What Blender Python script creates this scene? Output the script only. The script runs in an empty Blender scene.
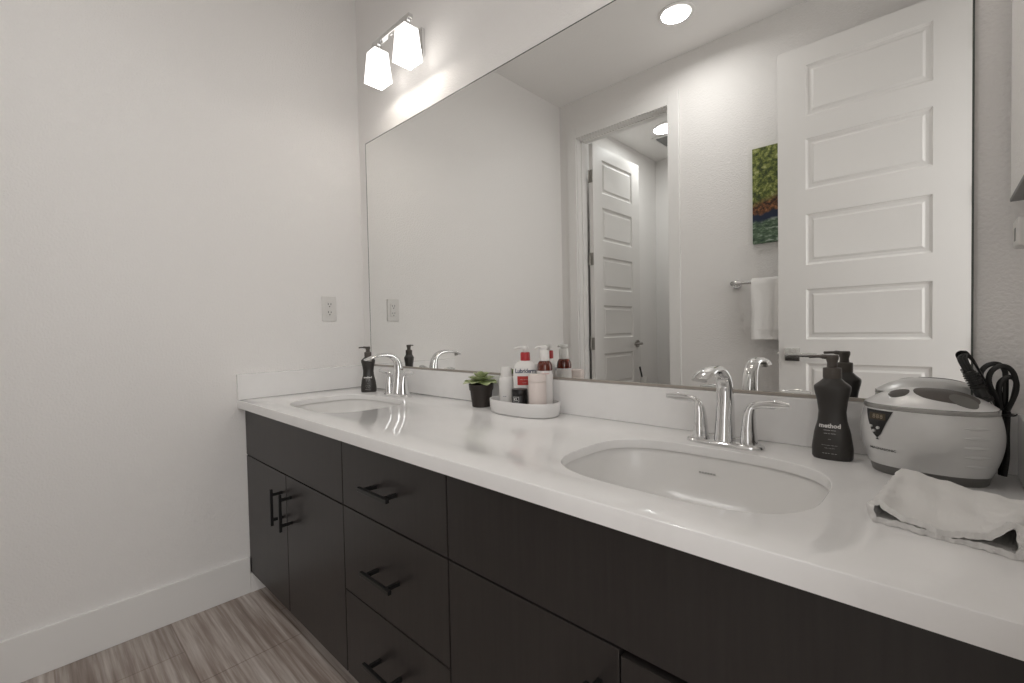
import bpy, bmesh, math, random
from mathutils import Vector, Matrix
random.seed(7)
sc = bpy.context.scene
COL = sc.collection
PI = math.pi

# ------------------------------------------------------------------ camera
YAW, PITCH, ROLL = 0.7543, -0.0249, -0.0198
FPX = 456.15
cyw, syw = math.cos(YAW), math.sin(YAW)
cpt, spt = math.cos(PITCH), math.sin(PITCH)
Fv = Vector((-syw*cpt, cyw*cpt, spt)); Rv = Vector((cyw, syw, 0)); Uv = Rv.cross(Fv)
R2 = Rv*math.cos(ROLL) + Uv*math.sin(ROLL)
U2 = -Rv*math.sin(ROLL) + Uv*math.cos(ROLL)
cd = bpy.data.cameras.new('camera'); cam = bpy.data.objects.new('camera', cd); COL.objects.link(cam)
cd.sensor_width = 36; cd.sensor_fit = 'HORIZONTAL'; cd.lens = FPX*36/1024
cd.clip_start = 0.02; cd.clip_end = 50
M = Matrix((R2, U2, -Fv)).transposed().to_4x4()
M.translation = Vector((2.0911, -1.1531, 1.0643))
cam.matrix_world = M
sc.camera = cam

# ------------------------------------------------------------------ world, exposure, lamps
sc.view_settings.view_transform = 'Standard'
sc.view_settings.look = 'None'
sc.view_settings.gamma = 1
sc.view_settings.use_curve_mapping = False
sc.view_settings.exposure = -0.1
w = bpy.data.worlds.new('world'); sc.world = w; w.use_nodes = True
w.node_tree.nodes['Background'].inputs[0].default_value = (1, .97, .93, 1)
w.node_tree.nodes['Background'].inputs[1].default_value = 0.35

def lamp(name, kind, loc, power, color=(1, .95, .88), size=.1, rot=(0, 0, 0), sy=None):
    l = bpy.data.lights.new(name, kind); l.energy = power; l.color = color
    if kind == 'AREA':
        l.shape = 'DISK' if sy is None else 'RECTANGLE'; l.size = size
        if sy: l.size_y = sy
    else:
        l.shadow_soft_size = size
    o = bpy.data.objects.new(name, l); COL.objects.link(o); o.location = loc; o.rotation_euler = rot
    return o
ZC = 2.7247            # ceiling height
WL, WR = 0.0, 2.205    # left and right wall
YF = -1.6566           # wall facing the mirror
YFB = YF-0.115         # its far side, in the toilet closet
YCB = -3.231           # closet back wall
XCR = 1.02             # closet right wall
H = 0.8023             # counter height
THK, DEP, SPL = 0.0321, 0.5732, 0.1037
SLB = 0.020            # slab thickness behind the built-up front edge
CABY = -0.5459
MY = -0.006            # mirror face
WARM = (1, .945, .88)
cl = lamp('ceiling_lamp_light', 'AREA', (1.07, -1.25, ZC-.02), 4.4, (1, .985, .965), .14); cl.data.spread = math.radians(165)
lamp('closet_lamp_light', 'AREA', (.42, -2.52, ZC-.03), 6.0, (.97, .985, .97), .16)
lamp('hallway_fill_light', 'AREA', (3.1, -1.15, 1.25), 27, (1, .995, .99), 2.0, (0, math.radians(68), 0), 1.5)  # unseen panel added beyond the doorway to fill the room, not a fixture
lamp('hallway_fill_light', 'AREA', (3.0, -2.35, 1.45), 12, (1, .995, .99), 1.8, (0, math.radians(90), math.radians(-50)), 1.2)  # second added fill panel, angled through the doorway at counter and mirror wall

# ------------------------------------------------------------------ materials
def mat(name, col, rough=.5, metal=0., spec=.5, trans=0., ior=1.45, coat=0.):
    m = bpy.data.materials.new(name); m.use_nodes = True
    b = m.node_tree.nodes['Principled BSDF']
    b.inputs['Base Color'].default_value = (*col, 1); b.inputs['Roughness'].default_value = rough
    b.inputs['Metallic'].default_value = metal; b.inputs['Specular IOR Level'].default_value = spec
    b.inputs['Transmission Weight'].default_value = trans; b.inputs['IOR'].default_value = ior
    b.inputs['Coat Weight'].default_value = coat
    return m
def nodes(m): return m.node_tree.nodes, m.node_tree.links, m.node_tree.nodes['Principled BSDF']
def mapping(m, scale=(1, 1, 1), rot=(0, 0, 0)):
    n, l, b = nodes(m)
    tc = n.new('ShaderNodeTexCoord'); mp = n.new('ShaderNodeMapping')
    mp.inputs['Scale'].default_value = scale; mp.inputs['Rotation'].default_value = rot
    l.new(tc.outputs['Object'], mp.inputs['Vector'])
    return mp.outputs['Vector']
def noise(m, vec, scale, detail=3, rough=.5):
    n, l, b = nodes(m)
    t = n.new('ShaderNodeTexNoise'); t.inputs['Scale'].default_value = scale
    t.inputs['Detail'].default_value = detail; t.inputs['Roughness'].default_value = rough
    l.new(vec, t.inputs['Vector']); return t.outputs['Fac']
def ramp(m, fac, stops):
    n, l, b = nodes(m)
    r = n.new('ShaderNodeValToRGB'); e = r.color_ramp.elements
    while len(e) < len(stops): e.new(.5)
    for k, (p, c) in enumerate(stops):
        e[k].position = p; e[k].color = (*c, 1) if len(c) == 3 else c
    l.new(fac, r.inputs['Fac']); return r.outputs['Color']
def bump(m, fac, strength, dist):
    n, l, b = nodes(m)
    t = n.new('ShaderNodeBump'); t.inputs['Strength'].default_value = strength; t.inputs['Distance'].default_value = dist
    l.new(fac, t.inputs['Height']); l.new(t.outputs['Normal'], b.inputs['Normal'])
def setcol(m, out): m.node_tree.links.new(out, m.node_tree.nodes['Principled BSDF'].inputs['Base Color'])

WALLC = (.86, .838, .818)
M_wall = mat('painted_wall', WALLC, .6, spec=.35)
v = mapping(M_wall); f1 = noise(M_wall, v, 150, 3); bump(M_wall, f1, .55, .004)
M_ceil = mat('painted_ceiling', (.88, .86, .84), .7, spec=.2)
v = mapping(M_ceil); bump(M_ceil, noise(M_ceil, v, 75, 2), .25, .003)
M_trim = mat('white_trim_paint', (.85, .835, .815), .35)
M_door = mat('white_door_paint', (.80, .78, .757), .42)
v = mapping(M_door, (60, 60, 2)); bump(M_door, noise(M_door, v, 1, 2), .04, .002)

M_quartz = mat('white_quartz', (.74, .72, .70), .1, spec=.5)
v = mapping(M_quartz)
setcol(M_quartz, ramp(M_quartz, noise(M_quartz, v, 9, 6, .62), [(.3, (.84, .825, .812)), (.48, (.87, .856, .843)), (.7, (.88, .867, .855))]))
M_porc = mat('glazed_porcelain', (.80, .785, .765), .22)
M_cab = mat('espresso_laminate', (.027, .0235, .0215), .36, spec=.5)
v = mapping(M_cab, (1, 1, .06))
setcol(M_cab, ramp(M_cab, noise(M_cab, v, 120, 3), [(.3, (.0235, .0195, .0185)), (.7, (.029, .0252, .0232))]))
M_gap = mat('dark_carcass', (.006, .006, .006), .8)
M_blk = mat('black_metal', (.008, .008, .008), .35)
M_chrome = mat('polished_chrome', (.78, .78, .78), .06, 1)
M_leverchrome = mat('brushed_chrome', (.74, .735, .72), .22, 1)
M_nickel = mat('satin_nickel', (.36, .345, .32), .3, 1)
M_mirror = mat('mirror_silver', (.90, .905, .895), 0.0, 1)
M_edge = mat('mirror_edge', (.10, .11, .10), .2)

M_floor = mat('vein_cut_tile', (.3, .25, .22), .32)
n_, l_, b_ = nodes(M_floor)
v = mapping(M_floor, (2.2, 60, 1))
v2 = mapping(M_floor, (.9, 9, 1))
fa = noise(M_floor, v, 1, 6, .6); fb = noise(M_floor, v2, 1.3, 3)
mx = n_.new('ShaderNodeMath'); mx.operation = 'MULTIPLY_ADD'; l_.new(fa, mx.inputs[0]); mx.inputs[1].default_value = .62
mb_ = n_.new('ShaderNodeMath'); mb_.operation = 'MULTIPLY'; l_.new(fb, mb_.inputs[0]); mb_.inputs[1].default_value = .42
l_.new(mb_.outputs[0], mx.inputs[2])
veins = ramp(M_floor, mx.outputs[0], [(.34, (.20, .150, .125)), (.47, (.34, .275, .238)), (.53, (.45, .385, .345)), (.66, (.66, .60, .56))])
br = n_.new('ShaderNodeTexBrick'); br.offset = .33; br.offset_frequency = 2
tc = n_.new('ShaderNodeTexCoord'); mp = n_.new('ShaderNodeMapping'); mp.inputs['Location'].default_value = (.175, .515, 0)
l_.new(tc.outputs['Object'], mp.inputs['Vector']); l_.new(mp.outputs['Vector'], br.inputs['Vector'])
br.inputs['Scale'].default_value = 1; br.inputs['Brick Width'].default_value = .61; br.inputs['Row Height'].default_value = .305
br.inputs['Mortar Size'].default_value = .0022; br.inputs['Mortar Smooth'].default_value = .2
br.inputs['Color1'].default_value = (1, 1, 1, 1); br.inputs['Color2'].default_value = (.82, .82, .82, 1); br.inputs['Mortar'].default_value = (.62, .58, .55, 1)
mul = n_.new('ShaderNodeMix'); mul.data_type = 'RGBA'; mul.blend_type = 'MULTIPLY'; mul.inputs['Factor'].default_value = 1
l_.new(veins, mul.inputs['A']); l_.new(br.outputs['Color'], mul.inputs['B']); l_.new(mul.outputs['Result'], b_.inputs['Base Color'])

M_soap = mat('dark_soap_bottle', (.040, .036, .033), .32)
M_pump = mat('dark_brown_pump', (.085, .072, .062), .42)
M_ink = mat('pale_print', (.72, .71, .69), .6)
M_white = mat('white_plastic', (.80, .78, .755), .35)
M_wink = mat('dark_blue_print', (.02, .035, .10), .5)
M_red = mat('red_plastic', (.42, .03, .035), .35)
M_redlab = mat('red_label', (.45, .035, .03), .5)
M_amber = mat('amber_glass', (.11, .016, .006), .06, coat=.5)
M_pink = mat('blush_jar', (.76, .67, .63), .5)
M_label = mat('white_label', (.76, .73, .71), .6)
M_pinkink = mat('pink_print', (.62, .30, .27), .6)
M_black = mat('black_plastic', (.012, .011, .011), .35)
M_tray = mat('white_ceramic', (.78, .765, .75), .3)
M_pot = mat('brown_plastic_pot', (.030, .023, .019), .5)
M_soil = mat('potting_soil', (.03, .02, .014), .95)
M_leaf = mat('succulent_leaf', (.20, .30, .12), .5)
v = mapping(M_leaf, (1, 1, 1))
setcol(M_leaf, ramp(M_leaf, noise(M_leaf, v, 45, 3), [(.3, (.19, .24, .08)), (.5, (.36, .42, .21)), (.68, (.58, .61, .40))]))
M_silver = mat('silver_plastic', (.66, .655, .645), .27, .25)
M_lid = mat('pearl_silver_lid', (.72, .715, .71), .32, .25)
M_band = mat('silver_band', (.38, .375, .36), .25, .6)
M_grey = mat('grey_base_plastic', (.15, .145, .135), .4)
M_smoke = mat('smoked_window', (.10, .09, .082), .45, spec=.25)
M_lcd = mat('display_glass', (.075, .06, .042), .15)
M_cord = mat('black_rubber_cord', (.010, .0095, .009), .38)
M_terry = mat('white_terry', (.90, .88, .855), .95, spec=.1)
v = mapping(M_terry); bump(M_terry, noise(M_terry, v, 900, 2), .9, .002)
M_plate = mat('white_outlet_plastic', (.72, .70, .675), .35)
M_dark = mat('dark_slot', (.03, .028, .026), .6)
M_frame = mat('grey_frame', (.24, .235, .23), .5)
M_bristle = mat('dark_handle', (.02, .02, .02), .5)
M_vent = mat('vent_grey', (.28, .28, .275), .5)

def emat(name, col, st):
    m = bpy.data.materials.new(name); m.use_nodes = True
    b = m.node_tree.nodes['Principled BSDF']
    b.inputs['Base Color'].default_value = (.9, .88, .85, 1); b.inputs['Roughness'].default_value = .3
    b.inputs['Emission Color'].default_value = (*col, 1); b.inputs['Emission Strength'].default_value = st
    return m
M_lens = emat('lit_lens', (1, .97, .92), 3.0)
M_shade = emat('lit_opal_glass', (1, .97, .93), 2.2)
M_bulb = emat('lit_bulb', (1, .93, .82), 4.0)

# painting: leafy bank above water
M_art = mat('canvas_print', (.2, .3, .1), .6)
n_, l_, b_ = nodes(M_art)
tc = n_.new('ShaderNodeTexCoord'); sp = n_.new('ShaderNodeSeparateXYZ'); l_.new(tc.outputs['Object'], sp.inputs[0])
v = mapping(M_art)
leafy = ramp(M_art, noise(M_art, v, 38, 6, .75), [(.36, (.018, .028, .007)), (.47, (.085, .115, .022)), (.55, (.25, .28, .06)), (.68, (.52, .53, .27))])
v = mapping(M_art)
bank = ramp(M_art, noise(M_art, v, 55, 5, .7), [(.38, (.02, .012, .006)), (.52, (.15, .055, .02)), (.66, (.38, .16, .06))])
v = mapping(M_art, (1, 1, 2.6))
water = ramp(M_art, noise(M_art, v, 26, 5, .65), [(.36, (.03, .06, .04)), (.52, (.12, .19, .11)), (.68, (.50, .56, .50))])
v = mapping(M_art)
wob = noise(M_art, v, 14, 3)
def mixc(fac, a, b):
    m = n_.new('ShaderNodeMix'); m.data_type = 'RGBA'; l_.new(fac, m.inputs['Factor']); l_.new(a, m.inputs['A']); l_.new(b, m.inputs['B']); return m.outputs['Result']
def hcut(h, soft, sx):     # 1 above height h, edge tilted by sx and wobbling
    a = n_.new('ShaderNodeMath'); a.operation = 'MULTIPLY_ADD'; l_.new(sp.outputs['X'], a.inputs[0]); a.inputs[1].default_value = sx; l_.new(sp.outputs['Z'], a.inputs[2])
    c = n_.new('ShaderNodeMath'); c.operation = 'MULTIPLY_ADD'; l_.new(wob, c.inputs[0]); c.inputs[1].default_value = .09; l_.new(a.outputs[0], c.inputs[2])
    r = n_.new('ShaderNodeMapRange'); r.inputs['From Min'].default_value = h+.045-soft; r.inputs['From Max'].default_value = h+.045+soft
    l_.new(c.outputs[0], r.inputs['Value']); return r.outputs['Result']
deep = n_.new('ShaderNodeRGB'); deep.outputs[0].default_value = (.012, .022, .055, 1)
c1 = mixc(hcut(.105, .012, -.12), water, deep.outputs[0])
c2 = mixc(hcut(.150, .008, -.25), c1, bank)
c3 = mixc(hcut(.215, .02, -.25), c2, leafy)
l_.new(c3, b_.inputs['Base Color'])

# ------------------------------------------------------------------ mesh helpers
class MB:
    def __init__(s): s.bm = bmesh.new(); s.round = False
    def _new(s, vs, fs, mi=0):
        bv = [s.bm.verts.new(p) for p in vs]
        out = []
        for f in fs:
            try:
                fc = s.bm.faces.new([bv[i] for i in f]); fc.material_index = mi; fc.smooth = True; out.append(fc)
            except ValueError: pass
        return bv, out
    def box(s, x0, x1, y0, y1, z0, z1, bev=0., seg=2, mi=0):
        x0, x1 = sorted((x0, x1)); y0, y1 = sorted((y0, y1)); z0, z1 = sorted((z0, z1))
        vs = [(x, y, z) for z in (z0, z1) for y in (y0, y1) for x in (x0, x1)]
        fs = [(0, 2, 3, 1), (4, 5, 7, 6), (0, 1, 5, 4), (2, 6, 7, 3), (0, 4, 6, 2), (1, 3, 7, 5)]
        bv, bf = s._new(vs, fs, mi)
        if bev > 0:
            es = list({e for f in bf for e in f.edges})
            bmesh.ops.bevel(s.bm, geom=es, offset=bev, segments=seg, profile=.5, affect='EDGES', clamp_overlap=True)
        return s
    def loft(s, rings, cap0=True, cap1=True, closed=True, mi=0):
        n = len(rings[0]); vs = [p for r in rings for p in r]; fs = []; s.round = True
        for k in range(len(rings)-1):
            for i in range(n if closed else n-1):
                j = (i+1) % n
                fs.append((k*n+i, k*n+j, (k+1)*n+j, (k+1)*n+i))
        if closed and cap0: fs.append(tuple(reversed(range(n))))
        if closed and cap1: fs.append(tuple(range((len(rings)-1)*n, len(rings)*n)))
        s._new(vs, fs, mi); return s
    def lathe(s, prof, c=(0, 0, 0), n=32, cap0=True, cap1=True, mi=0):
        rings = [[(c[0]+r*math.cos(2*PI*i/n), c[1]+r*math.sin(2*PI*i/n), c[2]+z) for i in range(n)] for r, z in prof]
        return s.loft(rings, cap0, cap1, mi=mi)
    def selo(s, prof, e=2.5, c=(0, 0, 0), n=48, cap0=True, cap1=True, mi=0):   # superellipse loft: (a, b, z)
        rings = [[(c[0]+x, c[1]+y, c[2]+z) for x, y in sel(a, b, e, n)] for a, b, z in prof]
        return s.loft(rings, cap0, cap1, mi=mi)
    def tube(s, pts, rad, n=12, sec=None, up=(0, 0, 1), mi=0):
        # rad: number, list of r, or list of (rx, ry); sections perpendicular to the path
        pts = [Vector(p) for p in pts]; rings = []
        if not isinstance(rad, (list, tuple)): rad = [rad]*len(pts)
        prev = None
        for k, p in enumerate(pts):
            t = (pts[min(k+1, len(pts)-1)]-pts[max(k-1, 0)]).normalized()
            a = Vector(up).cross(t) if prev is None else prev-t*prev.dot(t)
            if a.length < 1e-5: a = Vector((1, 0, 0))-t*t.x
            if a.length < 1e-5: a = Vector((0, 1, 0))
            a.normalize(); b = t.cross(a); prev = a
            r = rad[k]; rx, ry = r if isinstance(r, (tuple, list)) else (r, r)
            rings.append([tuple(p+a*rx*math.cos(2*PI*i/n)+b*ry*math.sin(2*PI*i/n)) for i in range(n)])
        return s.loft(rings, mi=mi)
    def cyl(s, a, b, r, n=20, mi=0): return s.tube([a, b], r, n, mi=mi)
    def build(s, name, m, parent=None, loc=None, rot=None, angle=38, recalc=True):
        if recalc: bmesh.ops.recalc_face_normals(s.bm, faces=s.bm.faces)
        me = bpy.data.meshes.new(name); s.bm.to_mesh(me); s.bm.free()
        ms = m if isinstance(m, (list, tuple)) else [m]
        for k in ms: me.materials.append(k)
        try: me.set_sharp_from_angle(angle=math.radians(angle if s.round else 20))
        except Exception: pass
        o = bpy.data.objects.new(name, me); COL.objects.link(o)
        if parent: o.parent = parent
        if loc: o.location = loc
        if rot: o.rotation_euler = rot
        return o
def sel(a, b, e, n):
    out = []
    for i in range(n):
        t = 2*PI*i/n; c, q = math.cos(t), math.sin(t)
        out.append((a*math.copysign(abs(c)**(2/e), c), b*math.copysign(abs(q)**(2/e), q)))
    return out
def spline(pts, n=8):
    P = [Vector(p) for p in pts]; P = [P[0]*2-P[1]]+P+[P[-1]*2-P[-2]]; out = []
    for k in range(1, len(P)-2):
        for i in range(n):
            t = i/n; a, b, c, d = P[k-1], P[k], P[k+1], P[k+2]
            out.append(.5*((2*b)+(c-a)*t+(2*a-5*b+4*c-d)*t*t+(3*b-a-3*c+d)*t**3))
    out.append(P[-2]); return out
def lerp_list(vals, m):
    out = []
    for i in range(m):
        t = i/(m-1)*(len(vals)-1); k = min(int(t), len(vals)-2); f = t-k
        a, b = vals[k], vals[k+1]
        out.append(tuple(x+(y-x)*f for x, y in zip(a, b)) if isinstance(a, tuple) else a+(b-a)*f)
    return out
def tag(o, label=None, cat=None, group=None, kind=None):
    if label: o['label'] = label
    if cat: o['category'] = cat
    if group: o['group'] = group
    if kind: o['kind'] = kind
    return o
def thing(name, label, cat, loc=(0, 0, 0), rz=0, group=None):
    o = bpy.data.objects.new(name, None); COL.objects.link(o); o.empty_display_size = .05
    o.location = loc; o.rotation_euler = (0, 0, rz)
    return tag(o, label, cat, group)
def struct(mb, name, m, parent=None):
    o = mb.build(name, m, parent)
    if not parent: o['kind'] = 'structure'
    return o
def copy_tree(o, parent=None):
    c = o.copy(); COL.objects.link(c)
    if parent: c.parent = parent
    for ch in list(o.children):
        if ch.name in bpy.data.objects: copy_tree(ch, c)
    return c
def text(name, body, size, m, parent, fn, bold=0., spacing=1., align='CENTER', depth=.0003):
    # flat lettering turned into a mesh; fn maps (u, v) in metres onto the surface
    cu = bpy.data.curves.new('t', 'FONT'); cu.body = body; cu.size = size; cu.align_x = align; cu.align_y = 'CENTER'
    cu.offset = bold; cu.space_character = spacing; cu.resolution_u = 2
    to = bpy.data.objects.new('t', cu); COL.objects.link(to)
    dg = bpy.context.evaluated_depsgraph_get(); dg.update()
    me = bpy.data.meshes.new_from_object(to.evaluated_get(dg))
    bpy.data.objects.remove(to); bpy.data.curves.remove(cu)
    for vt in me.vertices: vt.co = fn(vt.co.x, vt.co.y)
    me.name = name; me.materials.clear(); me.materials.append(m)
    o = bpy.data.objects.new(name, me); COL.objects.link(o); o.parent = parent
    return o
def patch(mb, u0, u1, v0, v1, fn, nu=8, nv=2, mi=0):
    vs = [tuple(fn(u0+(u1-u0)*i/nu, v0+(v1-v0)*j/nv)) for j in range(nv+1) for i in range(nu+1)]
    fs = [(j*(nu+1)+i, j*(nu+1)+i+1, (j+1)*(nu+1)+i+1, (j+1)*(nu+1)+i) for j in range(nv) for i in range(nu)]
    mb._new(vs, fs, mi); return mb

# ------------------------------------------------------------------ room shell
T = .1
struct(MB().box(-T, WR+T+1.6, YCB-T, .1, -.08, 0), 'floor', M_floor)
struct(MB().box(-T, WR+T+1.6, YCB-T, .1, ZC, ZC+.1), 'ceiling', M_ceil)
struct(MB().box(-T, 0, YCB-T, .1, 0, ZC), 'wall_left', M_wall)
struct(MB().box(0, WR, 0, .1, 0, ZC), 'wall_back', M_wall)
DY0, DY1, DH = -1.545, -.80, 2.455       # room doorway in the right wall
b = MB(); b.box(WR, WR+T, DY1, .1, 0, ZC); b.box(WR, WR+T, YFB, DY0, 0, ZC); b.box(WR, WR+T, DY0, DY1, DH, ZC)
struct(b, 'wall_right', M_wall)
OX0, OX1, OH = .140, .850, 2.458         # closet opening in the front wall (behind the camera)
b = MB(); b.box(0, OX0, YFB, YF, 0, ZC); b.box(OX1, WR, YFB, YF, 0, ZC); b.box(OX0, OX1, YFB, YF, OH, ZC)
struct(b, 'wall_front', M_wall)
struct(MB().box(0, XCR, YCB-T, YCB, 0, ZC), 'wall_closet_back', M_wall)
struct(MB().box(XCR, XCR+T, YCB-T, YFB, 0, ZC), 'wall_closet_right', M_wall)
struct(MB().box(WR+T+1.5, WR+T+1.6, YCB-T, .1, 0, ZC), 'wall_hallway', M_wall)
# jambs with stops and casings
b = MB()
b.box(OX0, OX0+.013, YFB, YF, 0, OH-.013); b.box(OX1-.013, OX1, YFB, YF, 0, OH-.013); b.box(OX0, OX1, YFB, YF, OH-.013, OH)
sy0, sy1 = YFB+.037, YFB+.07
b.box(OX0+.013, OX0+.024, sy0, sy1, 0, OH-.013); b.box(OX1-.024, OX1-.013, sy0, sy1, 0, OH-.013); b.box(OX0+.013, OX1-.013, sy0, sy1, OH-.024, OH-.013)
for yy0, yy1 in ((YF, YF+.014), (YFB-.014, YFB)):
    b.box(OX0-.066, OX0+.008, yy0, yy1, 0, OH+.066, .003); b.box(OX1-.008, OX1+.066, yy0, yy1, 0, OH+.066, .003)
    b.box(OX0+.008, OX1-.008, yy0, yy1, OH-.008, OH+.066, .003)
struct(b, 'trim_1', M_trim)
b = MB()
b.box(WR, WR+T, DY0, DY0+.013, 0, DH); b.box(WR, WR+T, DY1-.013, DY1, 0, DH); b.box(WR, WR+T, DY0, DY1, DH-.013, DH)
b.box(WR-.013, WR, DY1-.008, DY1+.066, 0, DH+.066, .003); b.box(WR-.013, WR, DY0-.066, DY0+.008, 0, DH+.066, .003); b.box(WR-.013, WR, DY0+.008, DY1-.008, DH-.008, DH+.066, .003)
struct(b, 'trim_2', M_trim)
BH = .147
b = MB(); b.box(0, .014, YF, CABY-.003, 0, BH, .002); b.box(0, .014, CABY-.003, -.47, 0, .080)
struct(b, 'baseboard_left', M_trim)
b = MB(); b.box(.015, OX0-.067, YF, YF+.014, 0, BH, .002); b.box(OX1+.067, WR-.02, YF, YF+.014, 0, BH, .002)
struct(b, 'baseboard_front', M_trim)
b = MB(); b.box(0, .014, YCB, YFB-.02, 0, BH); b.box(.014, XCR, YCB, YCB+.014, 0, BH)
struct(b, 'baseboard_closet', M_trim)

# ------------------------------------------------------------------ panelled doors
PANELS = [(2.345, 2.093), (1.985, 1.733), (1.613, 1.361), (1.241, .989), (.869, .617), (.497, .245)]
def door_leaf(name, W, Hd, parent=None, t=.035, st=.122):
    # hinge edge at x=0, faces at y=0 (front) and y=-t; z from .01
    b = MB(); z0, z1 = .012, Hd
    for side in (0, 1):
        yy = 0 if side == 0 else -t; sg = -1 if side == 0 else 1
        xs = [0, st, W-st, W]; zs = [z0]+[z for p in reversed(PANELS) for z in (p[1], p[0])]+[z1]
        for i in range(3):
            for k in range(len(zs)-1):
                if i == 1 and k % 2 == 1:
                    x0, x1, a0, a1 = xs[1], xs[2], zs[k], zs[k+1]
                    rings = []
                    for ins, d in ((0, 0), (.004, .005), (.011, .009), (.024, .0085), (.034, .003), (.037, .0035)):
                        y = yy+sg*d
                        rings.append([(x0+ins, y, a0+ins), (x1-ins, y, a0+ins), (x1-ins, y, a1-ins), (x0+ins, y, a1-ins)])
                    b.loft(rings, cap0=False)
                else:
                    b._new([(xs[i], yy, zs[k]), (xs[i+1], yy, zs[k]), (xs[i+1], yy, zs[k+1]), (xs[i], yy, zs[k+1])], [(0, 1, 2, 3)])
    for (xa, xb) in ((0, 0), (W, W)):
        b._new([(xa, 0, z0), (xa, -t, z0), (xa, -t, z1), (xa, 0, z1)], [(0, 1, 2, 3)])
    for z in (z0, z1): b._new([(0, 0, z), (W, 0, z), (W, -t, z), (0, -t, z)], [(0, 1, 2, 3)])
    bmesh.ops.remove_doubles(b.bm, verts=b.bm.verts, dist=1e-5)
    return b.build(name, M_door, parent, angle=14)
def lever_set(parent, W, t, z, back, m=M_leverchrome, square=True):
    for sg, y0 in ((1, 0), (-1, -t)):
        b = MB(); x = W-.062
        if square: b.box(x-.033, x+.033, y0, y0+sg*.009, z-.033, z+.033, .002)
        else: b.tube([(x, y0, z), (x, y0+sg*.009, z)], .032, 28)
        b.cyl((x, y0+sg*.008, z), (x, y0+sg*.048, z), .0105)
        if square: b.box(x+.010, x-.112, y0+sg*.038, y0+sg*.052, z-.010, z+.010, .003)
        else: b.tube(spline([(x+.004, y0+sg*.046, z), (x-.04, y0+sg*.047, z+.002), (x-.112, y0+sg*.044, z-.004)], 5), .0085, 12)
        b.build('door_handle', m, parent)
    b = MB(); b.box(W-.001, W+.002, -t*.5-.012, -t*.5+.012, z-.028, z+.028, .002); b.box(W+.002, W+.011, -t*.5-.006, -t*.5+.006, z-.008, z+.008, .002)
    b.build('latch', m, parent)
def hinges(parent, t, ys, zs, m=M_nickel):
    for z in zs:
        b = MB(); b.cyl((-.004, ys, z-.046), (-.004, ys, z+.046), .0062, 14)
        b.box(-.0018, .0005, -t+.002, -.004, z-.046, z+.046); b.build('hinge', m, parent)

# the bathroom door, standing open in front of the wall with the picture; front face looks at the mirror
DX = 2.188; DFY = -.012-1.525
d1 = door_leaf('door_1', .71, 2.44); d1['kind'] = 'structure'
d1.matrix_world = Matrix.Translation((DX, DFY, 0)) @ Matrix.Rotation(PI, 4, 'Z') @ Matrix.Translation((0, .035, 0))
lever_set(d1, .71, .035, .912, 0); hinges(d1, .035, -.035, (2.22, 1.58, .95, .3))
# closet door swung into the toilet closet
d2 = door_leaf('door_2', .69, 2.44); d2['kind'] = 'structure'
PIV = (OX0+.031, YFB-.002)
d2.matrix_world = Matrix.Translation((PIV[0], PIV[1], 0)) @ Matrix.Rotation(math.radians(-89.2), 4, 'Z') @ Matrix.Translation((.004, .035, 0))
lever_set(d2, .69, .035, .93, 0, M_nickel, False); hinges(d2, .035, -.035, (2.2, 1.585, .95))

# ------------------------------------------------------------------ mirror
mr = thing('wall_mirror', 'large frameless wall mirror standing on the backsplash', 'mirror', (1.1, 0, H+SPL))
MX0, MX1, MZ0, MZ1 = .0725, 2.1306, H+SPL+.002, 1.9716
b = MB(); b.box(MX0-1.1, MX1-1.1, -.0008, MY, MZ0-H-SPL, MZ1-H-SPL); b.build('glass', M_mirror, mr)
b = MB(); e = .003
b.box(MX0-1.1-e, MX1-1.1+e, -.0005, MY-.0004, MZ1-H-SPL, MZ1-H-SPL+e); b.box(MX0-1.1-e, MX0-1.1, -.0005, MY-.0004, MZ0-H-SPL, MZ1-H-SPL)
b.box(MX1-1.1, MX1-1.1+e, -.0005, MY-.0004, MZ0-H-SPL, MZ1-H-SPL); b.build('edge', M_edge, mr)
MB().box(MX0-1.1, MX1-1.1, -.0005, MY-.004, .0006, .0075, .0008).build('bottom_channel', mat('channel_metal', (.40, .36, .32), .35, .3), mr)

# ------------------------------------------------------------------ vanity cabinets
X1, X2, X3, XE = .4192, .8425, 1.3184, WR-.022
ZB, Z1, Z2, ZT = .083, .5731, .3297, H-THK-.006
G = .0021
def pull(parent, cx, cz, L, vertical, y):
    b = MB(); s = .0052
    if vertical: b.box(cx-s, cx+s, y-.043, y-.033, cz-L/2, cz+L/2, .0012)
    else: b.box(cx-L/2, cx+L/2, y-.043, y-.033, cz-s, cz+s, .0012)
    for q in (-1, 1):
        o = q*L*.345
        if vertical: b.box(cx-.0045, cx+.0045, y-.034, y, cz+o-.0045, cz+o+.0045)
        else: b.box(cx+o-.0045, cx+o+.0045, y-.034, y, cz-.0045, cz+.0045)
    return b.build('handle', M_blk, parent)
def front(name, root, x0, x1, z0, z1, dy=0):
    ox = root.location.x
    return MB().box(x0-ox+G, x1-ox-G, CABY+dy, CABY+.019+dy, z0+G, z1-G, .0012, 2).build(name, M_cab, root)
def carcass(root, x0, x1, open_top=True):
    ox = root.location.x; b = MB(); t = .017
    zt = H-THK-.001; yb, yf = -.004, CABY+.021
    b.box(x0-ox, x0-ox+t, yb, yf, ZB, zt); b.box(x1-ox-t, x1-ox, yb, yf, ZB, zt)
    b.box(x0-ox+t, x1-ox-t, yb, yf, ZB, ZB+t); b.box(x0-ox+t, x1-ox-t, yb, yb-.006, ZB+t, zt)
    b.box(x0-ox+t, x1-ox-t, yf, yf+.016, zt-.06, zt)
    b.build('carcass', M_gap, root)
    MB().box(x0-ox, x1-ox, CABY+.07, CABY+.085, 0, ZB).build('toe_kick', M_cab, root)
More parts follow.
